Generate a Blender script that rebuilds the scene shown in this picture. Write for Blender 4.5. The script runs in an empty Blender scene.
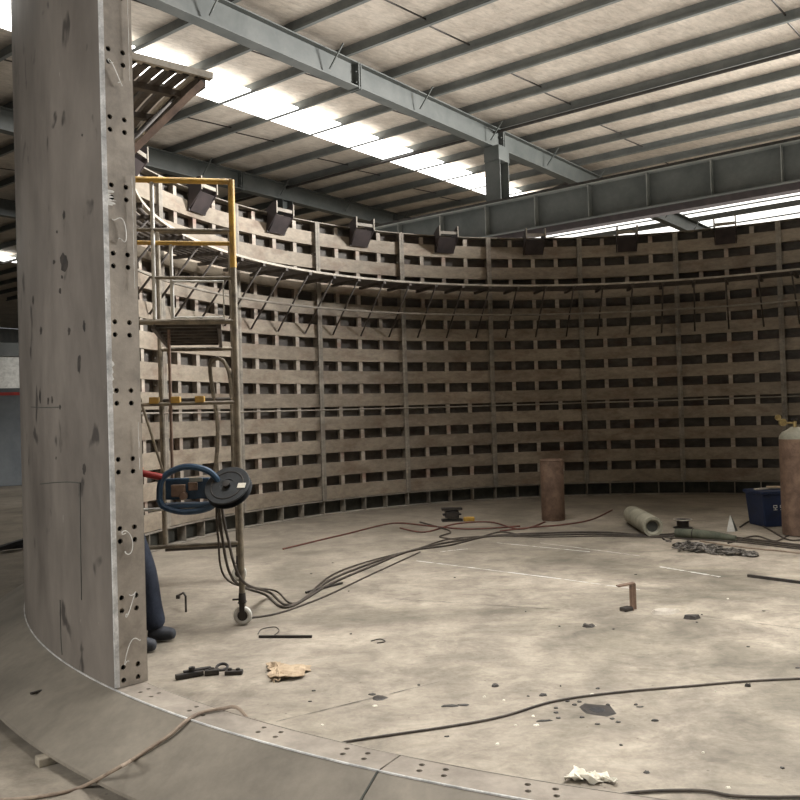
import bpy, bmesh, math, random
from mathutils import Vector, Matrix
random.seed(7)
PI=math.pi; sin=math.sin; cos=math.cos
SC=bpy.context.scene; C=SC.collection

# ---------------------------------------------------------------- camera
F=848.67; PITCH=.016435; ROLL=-.030209; EYE=Vector((0,0,1.6))
fw=Vector((0,cos(PITCH),sin(PITCH))); r0=Vector((1,0,0)); u0=r0.cross(fw)
RT=cos(ROLL)*r0+sin(ROLL)*u0; UP=-sin(ROLL)*r0+cos(ROLL)*u0
cd=bpy.data.cameras.new('camera'); cd.sensor_width=36; cd.lens=36*F/800; cd.clip_end=300
cam=bpy.data.objects.new('camera',cd); C.objects.link(cam)
M=Matrix((RT,UP,-fw)).transposed().to_4x4(); M.translation=EYE; cam.matrix_world=M
SC.camera=cam
def fl(x,y,z=0.0):
    "floor point (height z) seen at that place in the photograph"
    d=fw*F+RT*(x-400)+UP*(400-y); t=(z-1.6)/d.z
    return Vector((d.x*t,d.y*t,z))

# ---------------------------------------------------------------- materials
def ramp(nt,fac,stops):
    n=nt.nodes.new('ShaderNodeValToRGB'); e=n.color_ramp.elements
    while len(e)<len(stops): e.new(.5)
    for k,(p,c) in enumerate(stops):
        e[k].position=p; e[k].color=(*c,1) if len(c)==3 else c
    nt.links.new(fac,n.inputs[0]); return n.outputs[0]
def lin(c): return tuple(((v/255+.055)/1.055)**2.4 if v>10 else v/255/12.92 for v in c)
def noise(nt,vec,scale,detail=6,rough=.6,dist=0):
    n=nt.nodes.new('ShaderNodeTexNoise'); n.inputs['Scale'].default_value=scale
    n.inputs['Detail'].default_value=detail; n.inputs['Roughness'].default_value=rough
    n.inputs['Distortion'].default_value=dist
    nt.links.new(vec,n.inputs['Vector']); return n.outputs['Fac']
def mixc(nt,a,b,fac,mode='MIX'):
    n=nt.nodes.new('ShaderNodeMix'); n.data_type='RGBA'; n.blend_type=mode
    for s,v in ((n.inputs[6],a),(n.inputs[7],b),(n.inputs[0],fac)):
        if isinstance(v,(int,float)): s.default_value=v
        elif isinstance(v,tuple): s.default_value=(*v,1)
        else: nt.links.new(v,s)
    return n.outputs[2]
def base(name):
    m=bpy.data.materials.new(name); m.use_nodes=True; nt=m.node_tree
    b=nt.nodes['Principled BSDF']; g=nt.nodes.new('ShaderNodeNewGeometry')
    return m,nt,b,g.outputs['Position']
def stretch(nt,vec,s):
    n=nt.nodes.new('ShaderNodeMapping'); n.inputs['Scale'].default_value=s
    nt.links.new(vec,n.inputs['Vector']); return n.outputs[0]
def bump(nt,b,h,strength=.3,dist=.01):
    n=nt.nodes.new('ShaderNodeBump'); n.inputs['Strength'].default_value=strength; n.inputs['Distance'].default_value=dist
    nt.links.new(h,n.inputs['Height']); nt.links.new(n.outputs[0],b.inputs['Normal'])
def mat(name,dark,light,scale=3,rough=.6,metal=0,bmp=.2,st=(1,1,1),fine=.25):
    m,nt,b,pos=base(name)
    v=stretch(nt,pos,st)
    n1=noise(nt,v,scale,8,.65,.3); col=ramp(nt,n1,[(.32,lin(dark)),(.68,lin(light))])
    n2=noise(nt,v,scale*9,4,.7)
    col=mixc(nt,col,ramp(nt,n2,[(.3,(.45,.45,.45)),(.7,(1,1,1))]),fine,'MULTIPLY')
    nt.links.new(col,b.inputs['Base Color'])
    b.inputs['Roughness'].default_value=rough; b.inputs['Metallic'].default_value=metal
    if bmp: bump(nt,b,n2,bmp,.004)
    return m
def concrete():
    m,nt,b,pos=base('dusty_concrete')
    a=noise(nt,pos,.35,6,.6,.6); c=noise(nt,pos,2.2,8,.7,.4); d=noise(nt,pos,30,4,.7)
    st=noise(nt,stretch(nt,pos,(1,1,1)),.8,10,.75,1.2)
    col=ramp(nt,c,[(.3,lin((124,115,103))),(.5,lin((162,152,137))),(.7,lin((190,179,161)))])
    col=mixc(nt,col,ramp(nt,a,[(.4,lin((164,164,158))),(.58,(1,1,1))]),.85,'MULTIPLY')
    g2=noise(nt,stretch(nt,pos,(1,1.6,1)),6,9,.8,.8)
    col=mixc(nt,col,ramp(nt,g2,[(.36,(.62,.6,.58)),(.55,(1,1,1))]),.7,'MULTIPLY')
    col=mixc(nt,col,lin((92,84,74)),ramp(nt,st,[(.55,(0,0,0)),(.70,(.75,.75,.75))]))
    vs=nt.nodes.new('ShaderNodeTexVoronoi'); vs.inputs['Scale'].default_value=9; nt.links.new(pos,vs.inputs['Vector'])
    col=mixc(nt,col,lin((70,62,54)),ramp(nt,vs.outputs['Distance'],[(.03,(.7,.7,.7)),(.075,(0,0,0))]))
    # dark traffic grime close to the ring wall
    vd=nt.nodes.new('ShaderNodeVectorMath'); vd.operation='DISTANCE'; nt.links.new(pos,vd.inputs[0]); vd.inputs[1].default_value=(3.5,6.2,0)
    mr=nt.nodes.new('ShaderNodeMapRange'); mr.inputs[1].default_value=2.6; mr.inputs[2].default_value=7.5
    nt.links.new(vd.outputs['Value'],mr.inputs[0])
    ad=nt.nodes.new('ShaderNodeMath'); ad.operation='MULTIPLY_ADD'; nt.links.new(mr.outputs[0],ad.inputs[0]); nt.links.new(a,ad.inputs[1]); ad.inputs[2].default_value=0
    col=mixc(nt,col,lin((112,104,92)),ad.outputs[0])
    nt.links.new(mixc(nt,col,ramp(nt,d,[(.3,(.7,.7,.7)),(.7,(1,1,1))]),.6,'MULTIPLY'),b.inputs['Base Color'])
    b.inputs['Roughness'].default_value=.78; bump(nt,b,d,.25,.004); return m
def skinsteel():
    m,nt,b,pos=base('smooth_plate_steel')
    a=noise(nt,stretch(nt,pos,(1,1,.45)),1.5,8,.6,.2); c=noise(nt,stretch(nt,pos,(2.2,2.2,.8)),4,8,.7)
    blot=noise(nt,stretch(nt,pos,(1,1,.75)),4.2,3,.5,.3)
    col=ramp(nt,a,[(.3,lin((82,76,70))),(.7,lin((128,120,111)))])
    col=mixc(nt,col,ramp(nt,c,[(.3,(.6,.6,.6)),(.7,(1,1,1))]),.45,'MULTIPLY')
    col=mixc(nt,col,lin((52,48,45)),ramp(nt,blot,[(.64,(0,0,0)),(.69,(.85,.85,.85))]))
    sc=noise(nt,stretch(nt,pos,(4,4,1.6)),2.2,5,.7)
    col=mixc(nt,col,lin((196,190,178)),ramp(nt,sc,[(.68,(0,0,0)),(.76,(.6,.6,.6))]))
    nt.links.new(col,b.inputs['Base Color']); b.inputs['Metallic'].default_value=.25
    b.inputs['Roughness'].default_value=.5; bump(nt,b,c,.12,.004); return m
def bandsteel(name,l1,l2,rust):
    m,nt,b,pos=base(name)
    oi=nt.nodes.new('ShaderNodeObjectInfo')
    a=noise(nt,stretch(nt,pos,(1,1,3)),1.3,8,.7,.5); c=noise(nt,stretch(nt,pos,(1,1,2)),9,6,.7)
    col=ramp(nt,a,[(.3,lin(l1)),(.7,lin(l2))])
    col=mixc(nt,col,lin(rust),ramp(nt,noise(nt,stretch(nt,pos,(1,1,2)),2.1,4,.6),[(.5,(0,0,0)),(.72,(.65,.65,.65))]))
    col=mixc(nt,col,ramp(nt,c,[(.3,(.5,.5,.5)),(.65,(1,1,1))]),.6,'MULTIPLY')
    col=mixc(nt,col,ramp(nt,oi.outputs['Random'],[(0,(.72,.72,.72)),(1,(1,1,1))]),.8,'MULTIPLY')
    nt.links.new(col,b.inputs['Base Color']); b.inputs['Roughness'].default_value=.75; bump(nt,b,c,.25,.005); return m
def emit(name,col,s):
    m,nt,b,pos=base(name); n=noise(nt,pos,.7,3)
    nt.links.new(mixc(nt,ramp(nt,n,[(.3,(.85,.85,.85)),(.7,(1,1,1))]),tuple(col),1.0,'MULTIPLY'),b.inputs['Emission Color'])
    b.inputs['Emission Strength'].default_value=s; b.inputs['Base Color'].default_value=(.8,.8,.8,1); return m
def insul():
    m,nt,b,pos=base('roof_insulation_foil')
    mp=nt.nodes.new('ShaderNodeMapping'); mp.inputs['Rotation'].default_value=(0,0,-math.radians(38)+PI/2)
    nt.links.new(pos,mp.inputs['Vector']); v=mp.outputs[0]
    a=noise(nt,v,1.2,8,.7,.6); c=noise(nt,stretch(nt,v,(7,2,1)),2,6,.75,.5)
    col=ramp(nt,a,[(.3,lin((172,160,146))),(.7,lin((208,198,184)))])
    col=mixc(nt,col,ramp(nt,c,[(.35,(.62,.62,.62)),(.6,(1,1,1))]),.8,'MULTIPLY')
    nt.links.new(col,b.inputs['Base Color']); b.inputs['Roughness'].default_value=.6; bump(nt,b,c,.6,.03); return m
CONC=concrete(); SKIN=skinsteel(); INS=insul()
BAND=bandsteel('dusty_band_steel',(136,124,108),(170,158,140),(122,98,80))
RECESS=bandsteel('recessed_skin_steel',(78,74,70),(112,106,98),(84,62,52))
POST=bandsteel('mottled_stiffener_steel',(150,138,124),(196,186,172),(150,104,88))
RIB=bandsteel('rib_flange_steel',(120,114,104),(172,164,150),(110,92,78))
FLANGE=mat('drilled_flange_steel',(122,114,104),(166,156,143),4,.55,.2,.25)
SKIRT=mat('skirt_plate_steel',(104,98,88),(138,130,117),1.6,.55,.25,.12,fine=.35)
EDGE=mat('bright_weld_and_lit_edge_steel',(150,150,148),(236,234,230),9,.45,.3,fine=.5)  # pale colour paints the lit skin edge; weld beads share it
CELL=mat('dark_gusset_steel',(44,46,42),(76,76,68),5,.7)
WALKM=mat('grimy_walkway_steel',(52,46,42),(92,84,76),6,.7)
WALKL=mat('dusty_pale_bar_steel',(140,132,120),(186,178,164),6,.7)
BRKT=mat('dark_red_primer_steel',(40,34,34),(66,56,55),5,.6)
GREY=mat('grey_painted_steel',(62,66,63),(86,88,84),1.5,.55,0,.1)
GREYL=mat('pale_grey_painted_steel',(96,100,96),(134,135,128),1.5,.5,0,.1)
GREYD=mat('dark_grey_purlin_steel',(84,88,86),(112,114,110),1.5,.55,0,.1)
YEL=mat('worn_yellow_paint',(142,112,60),(212,168,62),5,.55,0,.2,(1,1,1),.4)
TUBE=mat('weathered_tube_steel',(84,76,64),(140,130,112),8,.55,.2)
WHT=mat('worn_white_paint',(170,168,160),(214,212,204),8,.5)
BLK=mat('black_rubber',(16,16,17),(38,38,40),10,.55)
DARK=mat('dark_iron',(30,28,27),(62,56,50),10,.6,.2)
RUST=mat('brown_rusty_steel',(82,62,50),(128,104,86),7,.75)
GCYL=mat('grey_green_cylinder_paint',(120,118,104),(164,160,142),5,.55)
BLUEP=mat('deep_blue_plastic',(14,26,50),(24,42,76),4,.5)
BLUEM=mat('blue_painted_steel',(22,44,66),(44,74,98),7,.5)
RED=mat('faded_red_plastic',(120,30,28),(170,52,44),7,.5)
BRASS=mat('dull_brass',(130,110,70),(190,170,120),10,.4,.6)
CABLE=mat('dusty_cable_rubber',(42,36,31),(78,69,59),12,.7)
CABLEL=mat('dusty_tan_hose',(112,96,82),(150,134,116),12,.7)
HOSER=mat('dull_red_hose',(78,44,38),(112,66,56),12,.7)
CARD=mat('brown_cardboard',(150,130,106),(190,170,142),6,.85)
PAPER=mat('dirty_white_paper',(190,184,168),(226,220,204),6,.85)
CHALK=mat('white_chalk',(186,184,178),(224,222,216),20,.9)
JEAN=mat('dark_blue_denim',(20,26,40),(44,52,68),9,.95,0,.6)
JACK=mat('navy_work_jacket',(26,32,44),(46,54,70),7,.9)
SKN=mat('skin',(150,108,84),(184,138,110),6,.55)
HAIR=mat('black_hair',(14,12,11),(30,26,24),20,.6)
BOOT=mat('dark_work_shoe_leather',(34,38,46),(60,62,68),9,.7)
STAIN=mat('dark_oil_stain',(26,23,21),(56,50,44),9,.6)
WOOD=mat('pale_wood_block',(120,112,98),(156,146,128),6,.8)
CLAD=mat('grey_wall_cladding',(120,124,124),(150,152,150),1.2,.7)
SPOOLM=mat('black_spool_plastic',(20,22,24),(44,48,50),9,.45)
GREENG=mat('green_grey_canvas',(58,62,50),(92,94,78),6,.85)
LITE=emit('bright_translucent_roof_sheet',(1,.99,.95),4.5)
LITE2=emit('bright_daylight_roof_sheet',(1,.98,.93),2.2)

# ---------------------------------------------------------------- mesh helpers
class MB:
    def __init__(s): s.bm=bmesh.new()
    def face(s,pts): return s.bm.faces.new([s.bm.verts.new(p) for p in pts])
    def hexa(s,p):   # 8 points: bottom 4 ccw, top 4
        v=[s.bm.verts.new(q) for q in p]
        for f in ((3,2,1,0),(4,5,6,7),(0,1,5,4),(1,2,6,5),(2,3,7,6),(3,0,4,7)): s.bm.faces.new([v[i] for i in f])
        return s
    def box(s,c,d,rz=0,rot=None):
        R=rot or Matrix.Rotation(rz,3,'Z'); c=Vector(c); a,b,h=[k/2 for k in d]
        return s.hexa([c+R@Vector(q) for q in ((-a,-b,-h),(a,-b,-h),(a,b,-h),(-a,b,-h),(-a,-b,h),(a,-b,h),(a,b,h),(-a,b,h))])
    def bar(s,a,b,w,h,upv=(0,0,1)):
        a=Vector(a);b=Vector(b);d=(b-a).normalized();u=Vector(upv)
        if abs(d.dot(u))>.98: u=Vector((0,1,0))
        x=d.cross(u).normalized()*w/2; z=x.normalized().cross(d).normalized()*h/2
        return s.hexa([a-x-z,a+x-z,b+x-z,b-x-z,a-x+z,a+x+z,b+x+z,b-x+z])
    def tube(s,pts,r,seg=10,cap=True):
        pts=[Vector(p) for p in pts]; rings=[]; n=len(pts); pv=None
        for i,p in enumerate(pts):
            d=(pts[min(i+1,n-1)]-pts[max(i-1,0)]).normalized()
            if pv is None: pv=d.orthogonal().normalized()
            x=(pv-d*pv.dot(d)); x=x.normalized() if x.length>1e-6 else d.orthogonal().normalized(); pv=x; y=d.cross(x)
            rr=r[i] if isinstance(r,(list,tuple)) else r
            rings.append([s.bm.verts.new(p+(x*cos(2*PI*k/seg)+y*sin(2*PI*k/seg))*rr) for k in range(seg)])
        for a,b in zip(rings,rings[1:]):
            for k in range(seg): f=s.bm.faces.new((a[k],a[(k+1)%seg],b[(k+1)%seg],b[k])); f.smooth=True
        if cap: s.bm.faces.new(rings[0][::-1]); s.bm.faces.new(rings[-1])
        return s
    def lathe(s,prof,loc=(0,0,0),rot=None,seg=28):
        R=rot or Matrix.Identity(3); loc=Vector(loc); rings=[]
        for r,z in prof:
            if r<1e-5: rings.append([s.bm.verts.new(loc+R@Vector((0,0,z)))])
            else: rings.append([s.bm.verts.new(loc+R@Vector((r*cos(2*PI*k/seg),r*sin(2*PI*k/seg),z))) for k in range(seg)])
        for a,b in zip(rings,rings[1:]):
            for k in range(seg):
                q=[a[k%len(a)],a[(k+1)%len(a)],b[(k+1)%len(b)],b[k%len(b)]]
                u=[]; [u.append(v) for v in q if v not in u]
                if len(u)>2: f=s.bm.faces.new(u); f.smooth=True
        return s
    def torus(s,c,R,r,rot=None,seg=20,rs=8,sx=1):
        Q=rot or Matrix.Identity(3); c=Vector(c)
        g=[[s.bm.verts.new(c+Q@Vector(((R+r*cos(b))*cos(a)*sx,(R+r*cos(b))*sin(a),r*sin(b)))) for b in [2*PI*j/rs for j in range(rs)]] for a in [2*PI*i/seg for i in range(seg)]]
        for i in range(seg):
            for j in range(rs):
                f=s.bm.faces.new((g[i][j],g[(i+1)%seg][j],g[(i+1)%seg][(j+1)%rs],g[i][(j+1)%rs])); f.smooth=True
        return s
    def arc(s,r_in,r_out,z0,z1,p0,p1,n,yo=0,smooth=False):
        "annular block; phi measured from +y towards +x"
        R=[]
        for k in range(n+1):
            p=p0+(p1-p0)*k/n
            R.append([s.bm.verts.new((r*sin(p),r*cos(p)-yo,z)) for r,z in ((r_in,z0),(r_out,z0),(r_out,z1),(r_in,z1))])
        for a,b in zip(R,R[1:]):
            for j in range(4):
                f=s.bm.faces.new((a[j],a[(j+1)%4],b[(j+1)%4],b[j])); f.smooth=smooth and j in (1,3)
        s.bm.faces.new(R[0][::-1]); s.bm.faces.new(R[-1]); return s
    def prism(s,poly,fn,t0,t1):
        "extrude 2D polygon between t0,t1 ; fn(u,v,t)->point"
        a=[s.bm.verts.new(fn(u,v,t0)) for u,v in poly]; b=[s.bm.verts.new(fn(u,v,t1)) for u,v in poly]; n=len(poly)
        s.bm.faces.new(a[::-1]); s.bm.faces.new(b)
        for k in range(n): s.bm.faces.new((a[k],a[(k+1)%n],b[(k+1)%n],b[k]))
        return s
    def build(s,name,m,parent=None,bevel=0):
        bmesh.ops.recalc_face_normals(s.bm,faces=s.bm.faces)
        for e in s.bm.edges:
            if len(e.link_faces)==2 and e.calc_face_angle(0)>.7: e.smooth=False
        me=bpy.data.meshes.new(name); s.bm.to_mesh(me); s.bm.free(); me.materials.append(m)
        o=bpy.data.objects.new(name,me); C.objects.link(o)
        if parent: o.parent=parent
        if bevel:
            b=o.modifiers.new('b','BEVEL'); b.width=bevel; b.segments=2; b.limit_method='ANGLE'
        return o
def tag(o,label=None,cat=None,group=None,kind=None):
    if label: o['label']=label
    if cat: o['category']=cat
    if group: o['group']=group
    if kind: o['kind']=kind
    return o
def empty(name,loc=(0,0,0),rz=0,label=None,cat=None,group=None):
    o=bpy.data.objects.new(name,None); C.objects.link(o); o.location=loc; o.rotation_euler=(0,0,rz); o.empty_display_size=.1
    return tag(o,label,cat,group)
KIDS={}
def copy_tree(o,parent=None):
    c=o.copy(); C.objects.link(c)
    if parent: c.parent=parent
    for ch in list(o.children): copy_tree(ch,c)
    return c
def plate_with_holes(outline,holes,thick):
    "2D filled curve with real holes, extruded; lies in xy"
    cu=bpy.data.curves.new('t','CURVE'); cu.dimensions='2D'; cu.fill_mode='BOTH'; cu.extrude=thick/2
    for pts in [outline]+holes:
        sp=cu.splines.new('POLY'); sp.points.add(len(pts)-1); sp.use_cyclic_u=True
        for k,(x,y) in enumerate(pts): sp.points[k].co=(x,y,0,1)
    o=bpy.data.objects.new('t',cu); C.objects.link(o)
    dg=bpy.context.evaluated_depsgraph_get(); dg.update()
    me=bpy.data.meshes.new_from_object(o.evaluated_get(dg)); bpy.data.objects.remove(o); return me
def link_mesh(name,me,m,parent=None):
    me.materials.clear(); me.materials.append(m); me.name=name
    o=bpy.data.objects.new(name,me); C.objects.link(o)
    if parent: o.parent=parent
    return o
def smooth_path(pts,n=8):
    P=[Vector(p) for p in pts]; out=[]
    for i in range(len(P)-1):
        a=P[max(i-1,0)];b=P[i];c=P[i+1];d=P[min(i+2,len(P)-1)]
        for k in range(n):
            t=k/n; out.append(.5*((2*b)+(c-a)*t+(2*a-5*b+4*c-d)*t*t+(3*b-a-3*c+d)*t**3))
    out.append(P[-1]); return out

# ---------------------------------------------------------------- ring geometry
CX,CY=3.2862,9.0053; R=6.680; RI=6.519; ZF=.242; H=4.732; A0=-.7731; DA=2*PI/24
def ring(idx,r,z): a=A0+idx*DA; return Vector((CX+r*sin(a),CY+r*cos(a),z))
def seat(i): a=A0+(i+.5)*DA; return (CX+R*sin(a),CY+R*cos(a),0),-a
def loc(r,phi,z): return Vector((r*sin(phi),r*cos(phi)-R,z))
hd=DA/2

# ---------------------------------------------------------------- floor, shed
mb=MB(); mb.face([(-70,-30,0),(70,-30,0),(70,90,0),(-70,90,0)]); tag(mb.build('floor',CONC),kind='structure')
DP=Vector((-.788,.616,0)); DR=Vector((.616,.788,0))
def sq(s,q,z): return DR*s+DP*q+Vector((0,0,z))
rotDP=math.atan2(DP.y,DP.x); rotDR=math.atan2(DR.y,DR.x)
ZR=8.42
mb=MB(); mb.hexa([sq(-8,-26,ZR),sq(60,-26,ZR),sq(60,58,ZR),sq(-8,58,ZR),sq(-8,-26,ZR+.08),sq(60,-26,ZR+.08),sq(60,58,ZR+.08),sq(-8,58,ZR+.08)])
tag(mb.build('ceiling',INS),kind='structure')
mb=MB(); mb.box(sq(60,16,4.2),(84,.2,8.4),rotDP); tag(mb.build('wall_far',CLAD),kind='structure')
mb=MB(); mb.box(sq(26,58,4.2),(68,.2,8.4),rotDR); tag(mb.build('wall_left',CLAD),kind='structure')
mb=MB(); mb.box(sq(-8,16,4.2),(84,.2,8.4),rotDP); tag(mb.build('wall_near',CLAD),kind='structure')
mb=MB(); mb.box(sq(26,-26,4.2),(68,.2,8.4),rotDR); tag(mb.build('wall_right',CLAD),kind='structure')
# translucent strips (run along the rafters)
for k,(q,s0,s1,w) in enumerate(((13.25,4,24.6,.98),(33,4,40,.9))):
    mb=MB(); mb.box(sq((s0+s1)/2,q,ZR-.17),(s1-s0,w,.03),rotDR)
    tag(mb.build('window_%d'%(k+1),LITE),kind='structure')
k=3
for s0,s1 in ((25.2,27.3),(27.9,30.2),(31,34.5),(35.5,41)):
    mb=MB(); mb.box(sq((s0+s1)/2,8,ZR-.13),(50,s1-s0,.03),rotDP); tag(mb.build('window_%d'%k,LITE2),kind='structure'); k+=1
# purlins
proto=None
for n in range(30):
    s=6.35+1.36*n
    if proto is None:
        mb=MB(); L=64
        mb.box((0,0,.1),(L,.015,.2)); mb.box((0,.035,.005),(L,.07,.012)); mb.box((0,-.035,.195),(L,.07,.012)); mb.box((0,.065,.02),(L,.01,.04))
        proto=mb.build('roof_purlin',GREYD); o=proto
    else: o=proto.copy(); C.objects.link(o)
    o.location=sq(s,12,ZR-.2); o.rotation_euler=(0,0,rotDP)
    tag(o,'long grey steel purlin carried on the rafters under the beige roof lining','purlin','parallel roof purlins')
# sag rods between purlins
proto=None
for q in (0.5,3.6,8.4,11.4,15,18.4,21.6):
    for n in range(0,16):
        s=6.35+1.36*n
        if (n*7+int(q*3))%3==0: continue
        if proto is None: mb=MB(); mb.bar((-.68,0,.0),(.68,0,.09),.022,.022); proto=mb.build('sag_rod',DARK); o=proto
        else: o=proto.copy(); C.objects.link(o)
        o.location=sq(s+.68,q,ZR-.15); o.rotation_euler=(0,0,rotDR)
        tag(o,'thin dark tie rod spanning between two neighbouring roof purlins','rod','tie rods between the roof purlins')
# rafters (I beams along DR)
RB=7.73
def rafter(q,s0,s1,label,splices):
    m=(s0+s1)/2; rt=empty('roof_rafter',sq(m,q,RB),rotDR,label,'rafter'); L=s1-s0
    MB().box((0,0,.24),(L,.014,.44)).build('web',GREY,rt)
    MB().box((0,0,.012),(L,.24,.024)).build('lower_flange',GREY,rt)
    MB().box((0,0,.468),(L,.24,.024)).build('upper_flange',GREY,rt)
    for s in splices:
        b=MB(); b.box((s-m-.03,0,.22),(.03,.26,.5)); b.box((s-m+.03,0,.22),(.03,.26,.5))
        for z in (.1,.3): 
            for y in (-.08,.08): b.lathe([(0,-.08),(.02,-.08),(.02,.08),(0,.08)],(s-m,y,z),Matrix.Rotation(PI/2,3,'Y'),8)
        b.build('splice_plate',GREY,rt)
    s=s0+1.1; 
    while s<s1:
        for sg in (-1,1): MB().bar((s-m,sg*.12,.1),(s-m+.05,sg*.42,.5),.025,.025).build('knee_brace',GREY,rt)
        s+=2.72
    return rt
rafter(10.3,2,40,'long grey I-beam rafter crossing above the ring to the crane girder',(12.1,17.3))
rafter(17.2,2,40,'farther grey I-beam rafter passing low behind the yellow scaffold top',(15.3,22))
rafter(24.2,2,40,'third grey I-beam rafter seen to the left of the upright curved panel',(16,))
# dark pipe under purlins
MB().tube([sq(17.05,-14,8.12),sq(17.05,40,8.12)],.035).build('roof_pipe',DARK)
tag(bpy.data.objects['roof_pipe'],'slim dark brown pipe running along under the roof purlins','pipe')
MB().tube([sq(21.5,10.6,7.9),sq(24.8,17.0,7.8)],.05).build('roof_brace_rod',DARK)
tag(bpy.data.objects['roof_brace_rod'],'dark diagonal bracing tube between two rafters beyond the ring wall','brace')
# mid column
col=empty('shed_column',(2.42,19.68,0),rotDR,'grey H-section shed column rising from the crane girder to the rafter','column')
MB().box((0,0,3.86),(.36,.016,7.72)).build('web',GREY,col)
for sg in (-1,1): MB().box((sg*.19,0,3.86),(.02,.4,7.72)).build('flange',GREY,col)
MB().box((0,0,7.55),(.46,.4,.34)).build('cap_plate',GREY,col)
def far_column(q,label):
    c2=empty('shed_column',sq(16.9,q,0),rotDR,label,'column')
    MB().box((0,0,3.86),(.36,.016,7.72)).build('web',GREY,c2)
    for sg in (-1,1): MB().box((sg*.19,0,3.86),(.02,.4,7.72)).build('flange',GREY,c2)
far_column(17.2,'grey shed column holding the farther rafter behind the scaffold top')
# crane girder
G=16.4
gd=empty('crane_girder',sq(G,2,5.52),rotDP,'deep grey crane girder with vertical stiffeners spanning behind the ring wall','girder')
MB().box((0,0,.36),(34,.016,.7)).build('web',GREY,gd)
MB().box((0,0,0),(34,.5,.022)).build('lower_flange',GREY,gd)
MB().box((0,0,.72),(34,.34,.022)).build('upper_flange',GREYL,gd)
MB().box((0,0,-.076),(34,.26,.13)).build('dark_soffit_box',BRKT,gd)  # added dark box standing in for the lower flange's dark underside
stf=None
for k in range(26):
    x=-16+k*1.25+.35
    if stf is None: stf=MB().box((0,.09,.36),(.016,.16,.69)).build('stiffener',GREYL,gd); o=stf
    else: o=stf.copy(); C.objects.link(o)
    o.location=(x,0,0)
MB().box((0,0,.78),(34,.07,.09)).build('rail',DARK,gd)

# ---------------------------------------------------------------- ring base segments
def circ(x,y,r,n=10): return [(x+r*cos(2*PI*k/n),y+r*sin(2*PI*k/n)) for k in range(n)]
def base_segment(i0,label,sw=False):
    loc0,rz=seat(i0); rt=empty('base_ring_segment',loc0,rz,label,'base ring')
    n=12; g=.0006
    out=[]; 
    for k in range(n+1):
        p=-hd+g+(2*hd-2*g)*k/n; out.append((R*sin(p),R*cos(p)-R))
    for k in range(n,-1,-1):
        p=-hd+g+(2*hd-2*g)*k/n; out.append((RI*sin(p),RI*cos(p)-R))
    hs=[]
    for fc in (.10,.37,.645,.895):
        for d in (-.03,.03):
            for rr,e in ((6.56,.004),(6.612,-.006)):
                p=-hd+(fc+d+e)*DA; hs.append(circ(rr*sin(p),rr*cos(p)-R,.0125))
    me=plate_with_holes(out,hs,.014); o=link_mesh('top_flange',me,FLANGE,rt); o.location=(0,0,ZF-.007)
    # skirt cone
    b=MB(); prof=[(R,ZF),(R+.375,.055),(R+.375,.04),(R-.002,ZF-.015)]; rows=[]
    for k in range(n+1):
        p=-hd+2*hd*k/n; rows.append([b.bm.verts.new(loc(r,p,z)) for r,z in prof])
    for a,c in zip(rows,rows[1:]):
        for j in range(4): f=b.bm.faces.new((a[j],a[(j+1)%4],c[(j+1)%4],c[j])); f.smooth=(j==0)
    b.bm.faces.new(rows[0][::-1]); b.bm.faces.new(rows[-1]); b.build('skirt',SKIRT,rt)
    MB().arc(RI-.01,RI+.12,0,.02,-hd,hd,n,R).build('bottom_ring',RIB,rt)
    MB().arc(R-.03,R-.015,.02,ZF-.016,-hd,hd,n,R).build('back_plate',CELL,rt)
    MB().arc(R-.001,R+.006,ZF-.002,ZF+.004,-hd,hd,n,R).build('weld_bead',EDGE,rt)
    MB().arc(RI-.004,RI+.0,ZF-.016,ZF+.002,-hd,hd,n,R).build('inner_edge',RIB,rt)
    for fr in (.004,.25,.5,.75):
        p=-hd+fr*DA
        b=MB(); b.prism([(RI+.004,.02),(R-.03,.02),(R-.03,ZF-.016),(RI+.004,ZF-.016)],lambda u,v,t,p=p:loc(u,p,v)+Vector((cos(p)*t,-sin(p)*t,0)),-.008,.008)
        b.build('gusset',RIB,rt)
    b=MB(); b.prism([(R+.004,ZF-.001),(R+.37,.056),(R+.37,.061),(R+.004,ZF+.003)],lambda u,v,t:loc(u,-hd,v)+Vector((cos(-hd)*t,-sin(-hd)*t,0)),-.005,.005)
    (b.build('skirt_weld',CELL,rt) if sw else None)
    return rt
proto=base_segment(-7,'x')
def place(o,i):
    l,rz=seat(i); o.location=l; o.rotation_euler=(0,0,rz); return o
BL={-8:'drilled base ring segment with grey skirt at the bottom edge, right of the flange joint',
    -7:'drilled base ring segment with grey skirt between the upright panel and the flange joint',
    -6:'base ring segment with wide skirt carrying the upright smooth curved panel in front'}
for i in range(-8,8):
    o=proto if i==-8 else copy_tree(proto)
    place(o,i)
    if i==-7:
        b=MB(); b.prism([(R+.004,ZF-.001),(R+.37,.056),(R+.37,.061),(R+.004,ZF+.003)],lambda u,v,t:loc(u,-hd,v)+Vector((cos(-hd)*t,-sin(-hd)*t,0)),-.004,.004); b.build('skirt_weld',CELL,o)
    if i in BL: tag(o,BL[i],'base ring'); 
    else: tag(o,'base ring segment with dark gusseted cells under the far inner wall','base ring','base ring segments under the far wall')

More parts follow.
